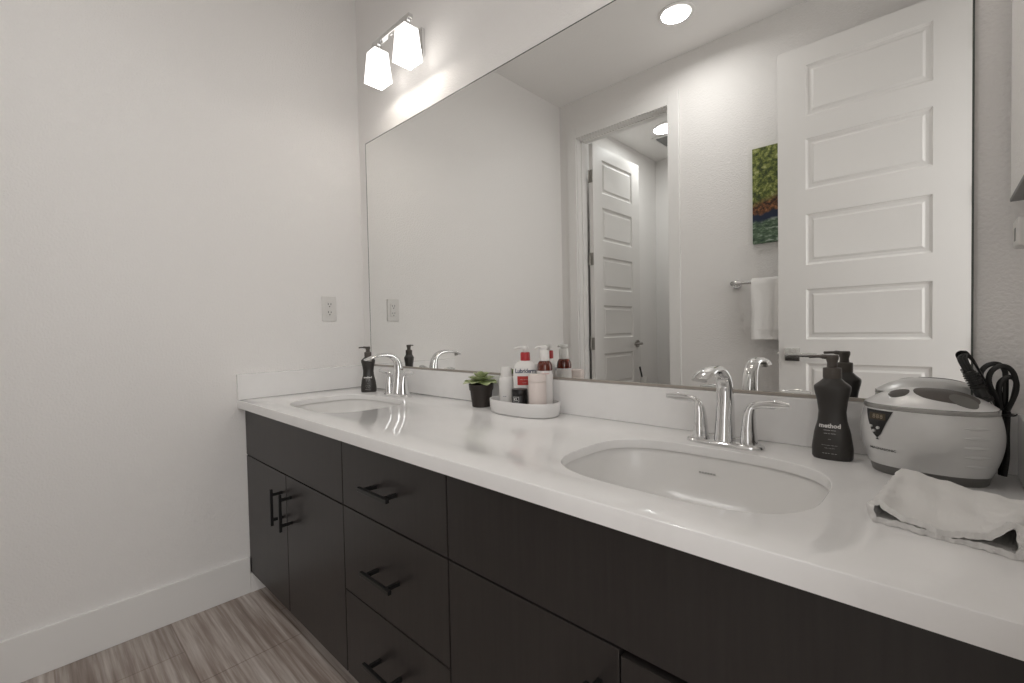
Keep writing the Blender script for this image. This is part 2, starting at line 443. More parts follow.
def sink_unit(x0, x1, xs, ox0, label, dyr=0, hz=.459, gapr=0):
    r = thing('sink_cabinet', label, 'cabinet', ((x0+x1)/2, 0, 0), group='vanity base cabinets')
    carcass(r, x0+(.016 if x0 < .1 else .0008), x1-.0008)
    front('false_front', r, ox0, x1, Z1, ZT)
    for k, (a, c) in enumerate(((ox0, xs), (xs, x1))):
        d = front('door', r, a, c, ZB, Z1-(gapr if k else 0), dyr if k else 0)
        pull(d, xs-r.location.x+(-.037 if k == 0 else .042), hz, .128, True, CABY)
    return r
sink_unit(.0, X2, X1, .0035, 'two-door sink cabinet in the corner against the left wall')
r = thing('drawer_cabinet', 'dark cabinet with a stack of three drawers and bar pulls', 'cabinet', ((X2+X3)/2, 0, 0), group='vanity base cabinets')
carcass(r, X2+.0008, X3-.0008)
for z0, z1, hz in ((Z1, ZT, .6665), (Z2, Z1, .4477), (ZB, Z2, .2085)):
    d = front('drawer', r, X2, X3, z0, z1); pull(d, 1.0745-r.location.x, hz, .138, False, CABY)
sink_unit(X3, XE, 1.735, X3, 'sink cabinet right of the drawers, under the nearer basin', -.003, .459, .006)

# ------------------------------------------------------------------ countertop with two cut-outs
BAS = [(.447, -.328), (1.7405, -.318)]; BA, BB, BE = .2235, .167, 3.1
ct = thing('countertop', 'long white quartz countertop with two oval basins cut in', 'countertop', (1.1, -.28, H-THK))
def slab():
    bm = bmesh.new(); x0, x1, y0, y1 = -1.1+.0005, WR-1.1-.0005, -DEP+.28, .28-.0005
    loops = [[(x0, y0), (x1, y0), (x1, y1), (x0, y1)]]
    for bx, by in BAS: loops.append([(bx-1.1+x, by+.28+y) for x, y in sel(BA, BB, BE, 72)])
    es = []; tops = []
    for lp in loops:
        vs = [bm.verts.new((x, y, THK)) for x, y in lp]; tops.append(vs)
        for i in range(len(vs)): es.append(bm.edges.new((vs[i], vs[(i+1) % len(vs)])))
    bmesh.ops.triangle_fill(bm, use_beauty=True, use_dissolve=False, edges=es)
    top = list(bm.faces)
    for f in top:
        if f.normal.z < 0: f.normal_flip()
    ret = bmesh.ops.extrude_face_region(bm, geom=top)
    bmesh.ops.translate(bm, verts=[q for q in ret['geom'] if isinstance(q, bmesh.types.BMVert)], vec=(0, 0, -SLB))
    for f in top:
        if not f.is_valid: continue
    bmesh.ops.recalc_face_normals(bm, faces=bm.faces)
    # round the upper edges
    ed = [e for e in bm.edges if all(abs(q.co.z-THK) < 1e-6 for q in e.verts) and e.is_manifold and abs(e.calc_face_angle(0)) > .6]
    bmesh.ops.bevel(bm, geom=ed, offset=.0025, segments=3, profile=.5, affect='EDGES')
    me = bpy.data.meshes.new('slab'); bm.to_mesh(me); bm.free(); me.materials.append(M_quartz)
    for pl in me.polygons: pl.use_smooth = True
    me.set_sharp_from_angle(angle=math.radians(30))
    o = bpy.data.objects.new('slab', me); COL.objects.link(o); o.parent = ct; return o
slab()
MB().box(-1.1+.0005, WR-1.1-.0005, -DEP+.28, -DEP+.30, 0, THK-SLB).build('front_edge', M_quartz, ct)
zz = THK
r = thing('backsplash', 'long white quartz backsplash strip below the mirror', 'backsplash', (1.1, 0, H))
MB().box(-1.1+.0005, WR-1.1-.0005, -.019, -.0005, .0002, SPL, .0015).build('strip', M_quartz, r)
r = thing('side_splash', 'short white quartz splash strip on the left wall', 'backsplash', (0, -.29, H), group='side splashes')
MB().box(.0005, .019, -DEP+.29, .29-.0195, .0002, SPL, .0015).build('strip', M_quartz, r)
r = thing('side_splash', 'short white quartz splash strip at the right edge, beside the cord', 'backsplash', (WR, -.29, H), group='side splashes')
MB().box(-.019, -.0005, -DEP+.29, .29-.0195, .0002, SPL, .0015).build('strip', M_quartz, r)

def basin():
    r = thing('sink_basin', 'white oval undermount basin farther away, near the left wall', 'sink', (*BAS[0], H-SLB), group='undermount basins')
    prof = [(BA+.02, BB+.02, -.001), (BA+.006, BB+.006, -.001), (BA+.0035, BB+.0035, -.006), (BA-.004, BB-.004, -.03), (BA-.022, BB-.020, -.07), (BA-.06, BB-.05, -.105), (BA-.12, BB-.09, -.124), (.035, .03, -.130), (.022, .022, -.132)]
    out = [(a+.008, c+.008, z-.008) for a, c, z in prof[::-1]]
    b = MB(); rings = [[(x, y, z) for x, y in sel(a, c, BE if k < 6 else 2, 72)] for k, (a, c, z) in enumerate(prof)]
    ro = [[(x, y, z) for x, y in sel(a, c, BE if k > 2 else 2, 72)] for k, (a, c, z) in enumerate(out)]
    b.loft(rings+ro, False, False); b.loft([ro[-1], rings[0]], False, False)
    bmesh.ops.remove_doubles(b.bm, verts=b.bm.verts, dist=1e-6)
    b.build('bowl', M_porc, r, angle=60)
    MB().lathe([(.030, -.1295), (.030, -.1275), (.022, -.1265), (.018, -.1285), (.002, -.1285)], n=32).build('drain', M_chrome, r)
    # small printed maker's mark on the rear slope
    b = MB()
    for k in range(6):
        x = -.032+k*.006
        b.box(x, x+.0042, BB-.009, BB-.0068, -.036, -.0328)
    b.build('printed_mark', mat('grey_print', (.50, .49, .475), .5), r)
    return r
b1 = basin(); b2 = copy_tree(b1); b2.location = (*BAS[1], H-SLB)
b2['label'] = 'white oval undermount basin nearer the camera, in front of a chrome faucet'

# ------------------------------------------------------------------ faucets
def faucet():
    r = thing('faucet', 'chrome two-handle faucet beside the dark soap bottle in the far corner', 'faucet', (BAS[0][0], -.105, H), group='bathroom faucets')
    b = MB(); b.selo([(.080, .029, 0), (.081, .030, .003), (.079, .0285, .008), (.072, .025, .011)], 2.6, n=56); b.build('base_plate', M_chrome, r)
    path = spline([(0, .004, .008), (0, .008, .055), (0, .009, .105), (0, .000, .145), (0, -.030, .167), (0, -.072, .171), (0, -.110, .165), (0, -.140, .156)], 7)
    b = MB(); b.tube(path, lerp_list([(.0220, .0270), (.0195, .0240), (.0180, .0195), (.0165, .0140), (.0155, .0100), (.0170, .0075), (.0190, .0062), (.0150, .0040)], len(path)), 24, up=(0, 1, 0))
    b.build('spout', M_chrome, r)
    MB().cyl((0, -.124, .1510), (0, -.122, .1590), .009, 20).build('aerator', M_nickel, r)
    for sx in (-1, 1):
        x = sx*.0508
        path = spline([(x, 0, .008), (x, 0, .045), (x+sx*.002, 0, .076), (x+sx*.009, -.001, .091), (x+sx*.028, -.003, .0965), (x+sx*.054, -.005, .0985), (x+sx*.078, -.006, .0985)], 7)
        b = MB(); b.tube(path, lerp_list([(.0175, .0235), (.0140, .0200), (.0105, .0140), (.0075, .0080), (.0085, .0034), (.0095, .0024), (.0050, .0016)], len(path)), 20, up=(0, 1, 0))
        b.build('handle', M_chrome, r)
    return r
f1 = faucet(); f2 = copy_tree(f1); f2.location = (1.743, -.105, H)
f2['label'] = 'chrome two-handle faucet behind the nearer basin'

# ------------------------------------------------------------------ soap pump bottles
def hourglass(z):
    K = [(0, .0312), (.004, .0335), (.02, .0338), (.05, .0300), (.075, .0240), (.092, .0225), (.112, .0250), (.132, .0295), (.139, .0303), (.1415, .0297)]
    for (a, ra), (c, rc) in zip(K, K[1:]):
        if a <= z <= c: t = (z-a)/(c-a); t = t*t*(3-2*t)*.35+t*.65; return ra+(rc-ra)*t
    return K[-1][1]
def soap(label, loc, rz):
    r = thing('soap_bottle', label, 'soap bottle', loc, rz, 'hand soap bottles')
    zs = [0, .002, .004, .01, .02, .03, .04, .05, .058, .066, .075, .083, .092, .102, .112, .122, .132, .137, .140, .1415]
    prof = [(hourglass(z), hourglass(z)*.66, z) for z in zs]
    prof += [(.0275, .0185, .144), (.0205, .0165, .150), (.0150, .0148, .1555), (.0138, .0138, .158)]
    MB().selo(prof, 2.4, n=48).build('bottle', M_soap, r)
    b = MB(); b.lathe([(.0148, .156), (.0154, .158), (.0154, .174), (.0148, .1765), (.010, .1775), (.0088, .178), (.0082, .186), (.0105, .194), (.0108, .199), (.0095, .2015), (.002, .202)], n=28)
    b.tube(spline([(-.004, 0, .197), (-.02, -.001, .1985), (-.038, -.002, .1975)], 4), [(.0065, .0045)]*4+[(.0045, .003)]*5, 12)
    b.build('pump', M_pump, r)
    def on(u, v): a = hourglass(v); return Vector((u, -a*.66*(max(0, 1-abs(u/a)**2.4))**(1/2.4)-.0004, v))
    for body, v, size, bold in (('method', .0655, .0112, .0004), ('------- -----', .0575, .0048, .0001), ('---- -- -----', .0515, .0046, .0001), ('---', .0405, .005, 0), ('---------- --------', .0292, .0042, 0), ('---- -------', .0235, .0042, 0), ('-- -- --  --- --', .0135, .0046, .0001)):
        text('lettering', body, size, M_ink, r, lambda a, c, v=v: on(a-.003, c+v), bold, 1.0)
    return r
soap('dark pump soap bottle in the far corner beside the faucet', (.232, -.1135, H), math.radians(60))
soap('dark pump soap bottle between the nearer faucet and the cleaner', (1.938, -.083, H), math.radians(4))

# ------------------------------------------------------------------ potted succulent
pt = thing('potted_succulent', 'small green succulent in a dark brown plastic pot', 'potted plant', (.930, -.078, H))
MB().lathe([(.030, 0), (.0325, .002), (.039, .058), (.0415, .058), (.0435, .077), (.0425, .0785), (.0405, .077), (.0375, .060)], n=40, cap1=False).build('pot', M_pot, pt)
MB().lathe([(.038, .066), (.02, .071), (.002, .073)], n=28).build('soil', M_soil, pt)
def leaf(mb, az, tilt, L, W, z0, r0):
    n = 7; rows = []
    for i in range(n+1):
        t = i/n; wv = W*(math.sin(PI*min(1, .12+t*.78))**.8)*(1 if t < .8 else max(.06, (1-t)/.2)); 
        r = r0+L*t*math.cos(tilt)-.004*t*t; z = z0+L*t*math.sin(tilt)+.010*math.sin(PI*t*.8)*0+(-.010*t*t)
        th = .0035*(1-t*.7); row = []
        for k in range(8):
            a = 2*PI*k/8; s = wv*math.cos(a); h = th*math.sin(a)+.30*abs(s)*abs(s)/max(W, .001)
            row.append((r*math.cos(az)-s*math.sin(az), r*math.sin(az)+s*math.cos(az), z+h))
        rows.append(row)
    mb.loft(rows)
for ring, (cnt, tilt, L, W, z0, r0) in enumerate(((8, .16, .058, .0250, .083, .010), (7, .50, .052, .0210, .088, .006), (6, .85, .045, .0150, .093, .003), (4, 1.2, .036, .009, .097, .001))):
    for k in range(cnt):
        b = MB(); leaf(b, 2*PI*(k+.5*(ring % 2))/cnt+random.uniform(-.12, .12)-.4, tilt+random.uniform(-.08, .08), L*random.uniform(.92, 1.06), W, z0, r0)
        b.build('leaf', M_leaf, pt, angle=60)

# ------------------------------------------------------------------ tray and toiletries
TX, TY = 1.139, -.091
tr = thing('vanity_tray', 'white oval ceramic tray holding lotion bottles', 'tray', (TX, TY, H))
MB().selo([(.116, .060, 0), (.122, .066, .004), (.125, .0695, .022), (.126, .0705, .0425), (.125, .0695, .0445), (.122, .0665, .0435), (.121, .0650, .022), (.118, .062, .009), (.06, .03, .008)], 2.5, n=64).build('dish', M_tray, tr)
Z0 = H+.0085
lo = thing('lotion_bottle', 'white pump lotion bottle with red collar on the tray', 'lotion bottle', (1.126, -.066, Z0), math.radians(42))
prof = [(.036, .020, 0), (.0385, .0225, .004), (.039, .023, .06), (.039, .023, .121), (.0375, .022, .136), (.032, .0195, .146), (.022, .016, .153), (.0145, .0145, .156)]
MB().selo(prof, 2.6, n=48).build('bottle', M_white, lo)
MB().lathe([(.0135, .155), (.0155, .156), (.0150, .180), (.0135, .1825)], n=28).build('collar', M_red, lo)
b = MB(); b.lathe([(.006, .181), (.006, .190), (.0115, .191), (.0125, .199), (.010, .2025), (.002, .203)], n=24)
b.tube([(-.005, 0, .197), (-.02, 0, .1975), (-.034, -.001, .194)], [(.007, .005), (.006, .0045), (.004, .0035)], 12); b.build('pump', M_white, lo)
def lon(u, v): return Vector((u, -.023*(max(0, 1-abs(u/.039)**2.6))**(1/2.6)-.0004, v))
text('lettering', 'Lubriderm', .0195, M_wink, lo, lambda a, c: lon(a*.86, c+.124), .0004, .92)
b = MB(); patch(b, -.026, .018, .080, .108, lon, 10, 4); b.build('label', M_redlab, lo, recalc=False)
def lon2(u, v): q = lon(u, v); q.y -= .0004; return q
text('lettering', '----- --------', .0062, M_ink, lo, lambda a, c: lon2(a-.004, c+.098)); text('lettering', '------', .0062, M_ink, lo, lambda a, c: lon2(a-.004, c+.088))
text('lettering', '------ -- --- ----', .0045, M_redlab, lo, lambda a, c: lon(a+.004, c+.070))
am = thing('serum_bottle', 'amber glass pump bottle with white label at the right of the tray', 'bottle', (1.197, -.056, Z0))
MB().lathe([(.021, 0), (.0235, .003), (.0240, .10), (.0240, .127), (.0236, .138), (.0215, .148), (.0175, .155), (.0135, .158), (.012, .160)], n=36).build('bottle', M_amber, am)
def arou(u, v, R=.0244): a = u/R-PI/2+math.radians(42); return Vector((R*math.cos(a), R*math.sin(a), v))
b = MB(); patch(b, -.076, .076, .012, .127, arou, 40, 2); b.build('label', M_label, am, recalc=False)
text('lettering', '---- -----', .0075, M_pinkink, am, lambda a, c: arou(a, c+.119, 0.0247), .0006)
b = MB(); b.lathe([(.0150, .157), (.0155, .158), (.0150, .188), (.0135, .1905), (.0085, .191), (.0085, .194), (.0125, .195), (.0130, .201), (.0115, .2035), (.002, .204)], n=28)
b.tube([(0, 0, .199), (-.020, -.006, .1995), (-.029, -.009, .196)], [(.006, .0042), (.005, .004), (.0035, .003)], 10); b.build('pump', M_white, am)
wb = thing('ointment_bottle', 'small white bottle with white cap at the left end of the tray', 'bottle', (1.0565, -.083, Z0))
MB().lathe([(.0215, 0), (.0232, .002), (.0236, .082), (.0232, .092), (.0205, .101), (.0170, .104)], n=36).build('bottle', M_white, wb)
MB().lathe([(.0176, .103), (.0181, .104), (.0174, .131), (.0160, .1335), (.002, .134)], n=36).build('cap', M_white, wb)
def wrou(u, v, R=.0238): a = u/R-PI/2+math.radians(42); return Vector((R*math.cos(a), R*math.sin(a), v))
text('lettering', '- --', .009, M_wink, wb, lambda a, c: wrou(a-.006, c+.041), .0003)
bj = thing('black_jar', 'small black lidded jar at the front of the tray', 'jar', (1.1440, -.1155, Z0))
MB().lathe([(.022, 0), (.0238, .002), (.0240, .051), (.0232, .053)], n=40).build('jar', M_black, bj)
MB().lathe([(.0236, .053), (.0243, .054), (.0243, .070), (.0234, .072), (.002, .0725)], n=40).build('lid', M_black, bj)
def brou(u, v, R=.0244): a = u/R-PI/2+math.radians(30); return Vector((R*math.cos(a), R*math.sin(a), v))
b = MB()
for u0, u1, v0, v1 in ((-.018, .003, .0335, .0347), (-.018, .003, .0488, .050), (-.018, -.0168, .0335, .050), (.0018, .003, .0335, .050)): patch(b, u0, u1, v0, v1, brou, 6, 1)
b.build('label', M_ink, bj, recalc=False)
text('lettering', 'KL', .0120, M_ink, bj, lambda a, c: brou(a-.0075, c+.0418), .0003)
pj = thing('blush_jar', 'pale blush cylinder jar at the tray front, before the amber bottle', 'jar', (1.2080, -.1060, Z0))
MB().lathe([(.025, 0), (.0268, .002), (.0270, .06), (.0270, .098)], n=44).build('jar', M_pink, pj)
MB().lathe([(.0265, .0985), (.0273, .099), (.0273, .116), (.0262, .1185), (.002, .121)], n=44).build('lid', M_pink, pj)

# ------------------------------------------------------------------ ultrasonic cleaner
UR = math.radians(-5); UE = 2.35
uc = thing('ultrasonic_cleaner', 'silver white ultrasonic jewellery cleaner with a black power cord', 'jewellery cleaner', (2.0755, -.105, H), UR)
MB().selo([(.072, .046, 0), (.074, .048, .002), (.0775, .0515, .016), (.0775, .0515, .0175)], UE, n=64).build('base', M_grey, uc)
def bel(z):     # half length, half depth of the silver body at height z
    t = (z-.016)/.098
    return (.0775+.0155*math.sin(PI*min(1, t*.72+.02))-.0035*t*t, .0520+.0140*math.sin(PI*min(1, t*.72+.02))-.002*t)
zs = [.016+.098*k/12 for k in range(13)]
MB().selo([(*bel(z), z) for z in zs], UE, n=72).build('body', M_silver, uc)
A1, B1 = bel(.114)
MB().selo([(A1+.0006, B1+.0006, .114), (A1+.0012, B1+.0012, .115), (A1+.0012, B1+.0012, .1205), (A1, B1, .122)], UE, n=72).build('band', M_band, uc)
def lidz(x, y): q = min(1, (abs(x/(A1-.001))**UE+abs(y/(B1-.001))**UE)**(1/UE)); return .122+.027*(1-q**2.6)
b = MB(); rings = []
for q in (1, .97, .92, .85, .75, .62, .48, .34, .2, .1, .03):
    rings.append([(x, y, lidz(x, y)) for x, y in sel((A1-.001)*q, (B1-.001)*q, UE, 72)])
b.loft(rings, cap0=True); b.build('lid', M_lid, uc)
# dark viewing window across the lid, with finger notches
def win(name, cx, cy, a, c, e, m, lift=.0006):
    b = MB(); rings = []
    for q in (1, .8, .55, .3, .08): rings.append([(cx+x, cy+y, lidz(cx+x, cy+y)+lift) for x, y in sel(a*q, c*q, e, 40)])
    rings.insert(0, [(cx+x, cy+y, lidz(cx+x, cy+y)-.001) for x, y in sel(a, c, e, 40)])
    b.loft(rings, cap0=False); return b.build(name, m, uc)
win('window', .024, -.020, .040, .026, 2.3, M_smoke)
win('handle_notch', -.034, -.028, .014, .013, 2.2, M_smoke)
win('handle_notch', .046, -.034, .017, .012, 2.2, M_grey, .0014)
# display panel on the front left
def onb(u, v, off=.0006):     # front surface of the body at local x=u, height v
    a, c = bel(v); y = -c*(max(0, 1-abs(u/a)**UE))**(1/UE)
    n = Vector((math.copysign(abs(u/a)**(UE-1)/a, u), -abs(y/c)**(UE-1)/c, 0)).normalized()
    return Vector((u, y, v))+n*off
def slanted(u, v): return (u, v)
b = MB(); rows = []
for k in range(13):
    v = .1115-.050*k/12; t = k/12
    x0 = -.0755+.014*t**1.5+(.006*max(0, t-.8)/.2); x1 = -.0370-.0200*t**.9-(.004*max(0, t-.8)/.2)
    rows.append([onb(x0+(x1-x0)*i/10, v, .0010) for i in range(11)])
b._new([tuple(p) for r_ in rows for p in r_], [(k*11+i, k*11+i+1, (k+1)*11+i+1, (k+1)*11+i) for k in range(12) for i in range(10)])
b.build('display_panel', M_black, uc, recalc=False)
b = MB(); patch(b, -.0700, -.0470, .0955, .1065, lambda u, v: onb(u, v, .0014), 8, 3); b.build('screen', M_lcd, uc, recalc=False)
text('digits', '888', .0095, mat('dim_digits', (.26, .21, .14), .5), uc, lambda a, c: onb(a-.0580, c+.1008, .0017), 0, 1.1)
for u, v in ((-.0675, .0830), (-.0570, .0820), (-.0630, .0760)):
    p = onb(u, v, 0); q = onb(u, v, .0035); MB().tube([p, q], [.0026, .0024], 16).build('button', M_silver, uc)
text('lettering', 'MAGNASONIC', .0056, M_dark, uc, lambda a, c: onb(a-.0515, c+.0450, .0007), .0001, 1.0)
# raised ribs at the right end
for v in (.036, .051, .066, .081, .096):
    b = MB(); pts = [onb(.048+.028*k/8, v, .0004) for k in range(9)]
    b.tube(pts, [(.0008+.0011*math.sin(PI*k/8), .0022*math.sin(PI*k/8)+.0004) for k in range(9)], 8); b.build('rib', M_silver, uc)

# power cord: placed in room coordinates, turned into the cleaner's frame
Minv = (Matrix.Translation(uc.location) @ Matrix.Rotation(UR, 4, 'Z')).inverted()
def L(p): return Minv @ Vector(p)
def cord(parent, pts, r=.0026, n=8, mb=None):
    b = mb or MB(); P = spline([L(p) for p in pts], n); b.tube(P, [(r*1.55, r)]*len(P), 10, up=(.3, 1, 0)); return b
CT = (2.169, -.050)   # where the tie holds the bundle
b = MB()
for pts in (
    [(2.160, -.047, .9142), (2.156, -.046, .928), (2.149, -.044, .944), (2.142, -.044, .959), (2.141, -.044, .975), (2.147, -.044, .987), (2.156, -.044, .992), (2.164, -.044, .990), (2.169, -.044, .981), (2.170, -.045, .969), (2.170, -.046, .945), (2.169, -.047, .915)],
    [(2.162, -.053, .9156), (2.159, -.056, .936), (2.152, -.058, .954), (2.150, -.058, .968), (2.1535, -.058, .981), (2.162, -.058, .989), (2.171, -.058, .988), (2.1775, -.057, .979), (2.1805, -.056, .967), (2.1815, -.056, .957), (2.180, -.055, .944), (2.1745, -.054, .925), (2.1705, -.052, .9165)],
    [(2.166, -.049, .915), (2.163, -.050, .935), (2.162, -.051, .954), (2.1655, -.051, .965), (2.173, -.051, .971), (2.179, -.050, .969), (2.1815, -.049, .960), (2.178, -.049, .935), (2.172, -.049, .915)],
    [(2.163, -.049, .915), (2.164, -.050, .88), (2.166, -.051, .84), (2.165, -.052, .8075)],
    [(2.169, -.045, .915), (2.169, -.046, .88), (2.170, -.047, .84), (2.168, -.047, .8075)],
    [(2.172, -.053, .915), (2.171, -.054, .88), (2.171, -.055, .84), (2.168, -.057, .8075)]): cord(uc, pts, mb=b)
cb = b.build('power_cord', M_cord, uc)
b = MB(); b.tube([L((CT[0]+.010*math.cos(a), CT[1]-.001+.010*math.sin(a), .909)) for a in [2*PI*k/16 for k in range(17)]], .0018, 8)
b.tube(spline([L((CT[0]+.004, CT[1]-.012, .909)), L((CT[0]+.009, CT[1]-.017, .910)), L((CT[0]+.012, CT[1]-.021, .913))], 4), .0013, 8)
b.build('cable_tie', M_cord, cb)
P0, P1 = L((2.1185, -.074, 1.000)), L((2.1485, -.079, .925))
dv = (P1-P0).normalized()
b = MB(); ring = [P0+dv*k for k in (.022, .026, .044, .046, .049, .051, .066, .068, .073, .075)]
b.tube(ring, [(.0085, .0075), (.0095, .0080), (.0095, .0080), (.0135, .0100), (.0135, .0100), (.0105, .0085), (.0112, .0090), (.0140, .0108), (.0140, .0108), (.0115, .009)], 16)
for k in range(5): q = P0+dv*(.027+.004*k); b.tube([q-dv*.0011, q+dv*.0011], .0106, 14)
b.build('plug', M_cord, cb)
b = MB(); E0 = P0+dv*.074; sd = dv.cross(Vector((0, 1, 0))).normalized()
for q in (-1, 1): b.tube([E0+sd*.006*q, E0+sd*.006*q+dv*.017], [(.0032, .0009), (.0030, .0008)], 8)
b.build('prong', M_chrome, cb)
for off in (-.0042, 0, .0042):
    b = cord(uc, [(2.1265+off, -.0745, .980), (2.121+off, -.072, .992), (2.1185+off, -.068, 1.002), (2.1225+off*.6, -.064, 1.0075), (2.1285+off*.3, -.061, 1.002), (2.136, -.058+off*.5, .987), (2.145, -.055+off*.5, .965), (2.155, -.052, .936), (2.163, -.051, .912)], .0017)
    b.build('lead_wire', M_cord, cb)

# ------------------------------------------------------------------ folded washcloth
wc = thing('washcloth', 'folded white terry washcloth lying in front of the cleaner', 'washcloth', (2.10, -.32, H))
def cloth():
    b = MB(); nu, nv = 60, 34; th = .0045
    FL, BL, FR, BR = Vector((2.030, -.398)), Vector((2.046, -.190)), Vector((2.152, -.420)), Vector((2.176, -.285))
    def section(v):           # closed flattened ring: u along the front edge, height profile of the centreline
        pts = []; n = 44
        for i in range(n+1):   # lower layer, left to right
            t = i/n; pts.append((t, .0035+.0022*math.sin(9*t+v*2)*(math.sin(PI*t))+.0018*math.exp(-((t-.42)/.1)**2)))
        for i in range(1, 9):  # right fold
            a = -PI/2+PI*i/9; hr = .0105+.006*(1-v); pts.append((1+.045*math.cos(a), .0035+hr+hr*math.sin(a)))
        for i in range(n+1):   # upper layer, right to left
            t = 1-i/n; hr = .0035+2*(.0105+.006*(1-v)); hl = .0035+2*(.0085+.003*(1-v))
            sag = max(0, math.sin(PI*min(1, max(0, (t-.05)/.9))))**.55
            base = hl+(hr-hl)*t*t*(3-2*t)+.004*v; low = .0095+.0014*math.sin(3+8*v)
            z = base*(1-sag*(.98-.5*v))+(low+.012*v)*sag*(.98-.5*v)
            z += .0012*math.sin(21*t+5*v)+.0010*math.sin(13*v+6*t)
            pts.append((t, z))
        for i in range(1, 9):
            a = PI/2+PI*i/9; hl = .0085+.003*(1-v); pts.append((.045*math.cos(a), .0035+hl+hl*math.sin(a)))
        return pts
    rings = []
    for j in range(nv+1):
        v = j/nv; P = section(v); n = len(P); out = []; inn = []
        fray = .0016*math.sin(0) if j else 0
        for i, (u, z) in enumerate(P):
            vv = v+(.010*math.sin(u*11)+.006*math.sin(u*29+z*300))*(1-v)**3
            l = FL.lerp(BL, vv); r_ = FR.lerp(BR, vv); q = l.lerp(r_, u)
            q += Vector((.0012*math.sin(40*vv+z*200), .0015*math.sin(50*u)))
            a, c = P[i-1], P[(i+1) % n]; tx, tz = (c[0]-a[0])*.15, c[1]-a[1]; ln = math.hypot(tx, tz) or 1
            nx, nz = tz/ln, -tx/ln
            d = (r_-l).normalized(); bead = .0016*(1+.35*math.sin(i*2.1)) if j == 0 else (.0009 if j == 1 else 0)
            o_ = th/2+bead
            # outward is away from the ring's inside
            out.append((q.x+d.x*nx*o_-2.10, q.y+d.y*nx*o_+.32, max(.0004, z+nz*o_)))
            inn.append((q.x-d.x*nx*o_-2.10, q.y-d.y*nx*o_+.32, max(.0012, z-nz*o_)))
        rings.append((out, inn))
    n = len(rings[0][0])
    b.loft([r_[0] for r_ in rings], False, False); b.loft([r_[1] for r_ in rings], False, False)
    b.loft([rings[0][0], rings[0][1]], False, False); b.loft([rings[-1][0], rings[-1][1]], False, False)
    bmesh.ops.remove_doubles(b.bm, verts=b.bm.verts, dist=1e-7)
    return b
cloth().build('cloth', M_terry, wc, angle=80)

# ------------------------------------------------------------------ vanity lights
def vanity_light(label, x):
    r = thing('vanity_light', label, 'wall lamp', (x+.004, 0, 2.242), group='vanity lights')
    b = MB(); b.box(-.070, .066, -.0005, -.018, -.052, .058, .003)
    b.build('backplate', M_chrome, r)
    b = MB(); b.box(-.010, .010, -.018, -.118, .010, .026, .002); b.build('arm', M_chrome, r)
    b = MB(); b.box(-.135, .135, -.128, -.108, .012, .030, .002); b.build('bar', M_chrome, r)
    for sx in (-1, 1):
        cx = sx*.106
        b = MB(); b.lathe([(.016, .012), (.018, .006), (.024, -.006), (.024, -.018)], (cx, -.118, 0), 24); b.build('fitter', M_chrome, r)
        b = MB(); o_, t = [], .003
        def sq(h, z): return [(cx-h, -.118-h, z), (cx+h, -.118-h, z), (cx+h, -.118+h, z), (cx-h, -.118+h, z)]
        b.loft([sq(.020, -.016), sq(.031, -.016), sq(.0415, -.141), sq(.0385, -.141), sq(.028, -.019), sq(.020, -.019)], False, False)
        b.loft([sq(.020, -.019), sq(.020, -.016)], False, False)
        sh = b.build('shade', M_shade, r, angle=20)
        b = MB(); b.lathe([(.010, -.018), (.012, -.045), (.022, -.066), (.024, -.082), (.018, -.098), (.002, -.104)], (cx, -.118, 0), 20); b.build('bulb', M_bulb, r)
        lo_ = lamp('vanity_bulb_light', 'POINT', (x+cx, -.118, 2.242-.134), .45, WARM, .012)
    return r
vanity_light('two-shade chrome vanity light above the far corner of the mirror', .487)
vanity_light('two-shade chrome vanity light above the nearer basin', 1.743)

# ------------------------------------------------------------------ outlet on the left wall
def outlet(label, loc, rz):
    r = thing('wall_outlet', label, 'outlet', loc, rz, 'wall outlets')
    MB().box(-.0345, .0345, -.0055, 0, -.058, .058, .003, 3).build('cover_plate', M_plate, r)
    b = MB()
    b.box(-.0170, .0170, -.0085, -.005, -.034, .034, .002); b.build('receptacle', M_plate, r)
    b = MB()
    for z in (-.019, .019):
        b.box(-.0075, -.0052, -.0091, -.008, z-.001, z+.007); b.box(.0052, .0075, -.0091, -.008, z-.001, z+.006)
        b.lathe([(.0024, -.0006), (.0024, .0006)], (0, 0, 0), 12)
    b.bm.free(); b = MB()
    for z in (-.019, .019):
        b.box(-.0078, -.0052, -.0091, -.008, z-.001, z+.008); b.box(.0052, .0078, -.0091, -.008, z-.001, z+.007)
        b.tube([(0, -.008, z-.008), (0, -.0091, z-.008)], .0028, 12)
    b.build('slot', M_dark, r)
    return r
outlet('white duplex outlet on the left wall beside the mirror', (0, -.1775, 1.1805), PI/2)
ro = outlet('white outlet on the right wall above the cleaner', (WR, -.083, 1.182), -PI/2)
pl = thing('night_light', 'small white plug-in adapter in the outlet at the right edge', 'adapter', (WR-.009, -.083, 1.2005))
MB().box(-.0197, 0, -.030, .028, -.0225, .0225, .004, 3).build('housing', M_plate, pl)
MB().box(-.0205, -.019, -.008, .004, -.012, .008, .0003).build('sensor', M_frame, pl)
fr = thing('framed_panel', 'grey-edged white panel hung on the right wall above the outlet', 'wall panel', (WR, -.02, 1.268))
MB().box(-.0290, 0, -.42, 0, 0, .62, .002).build('panel', M_wall, fr)
b = MB(); b.box(-.0297, -.001, -.421, .0005, -.006, 0, .001); b.build('lower_edge', M_frame, fr)

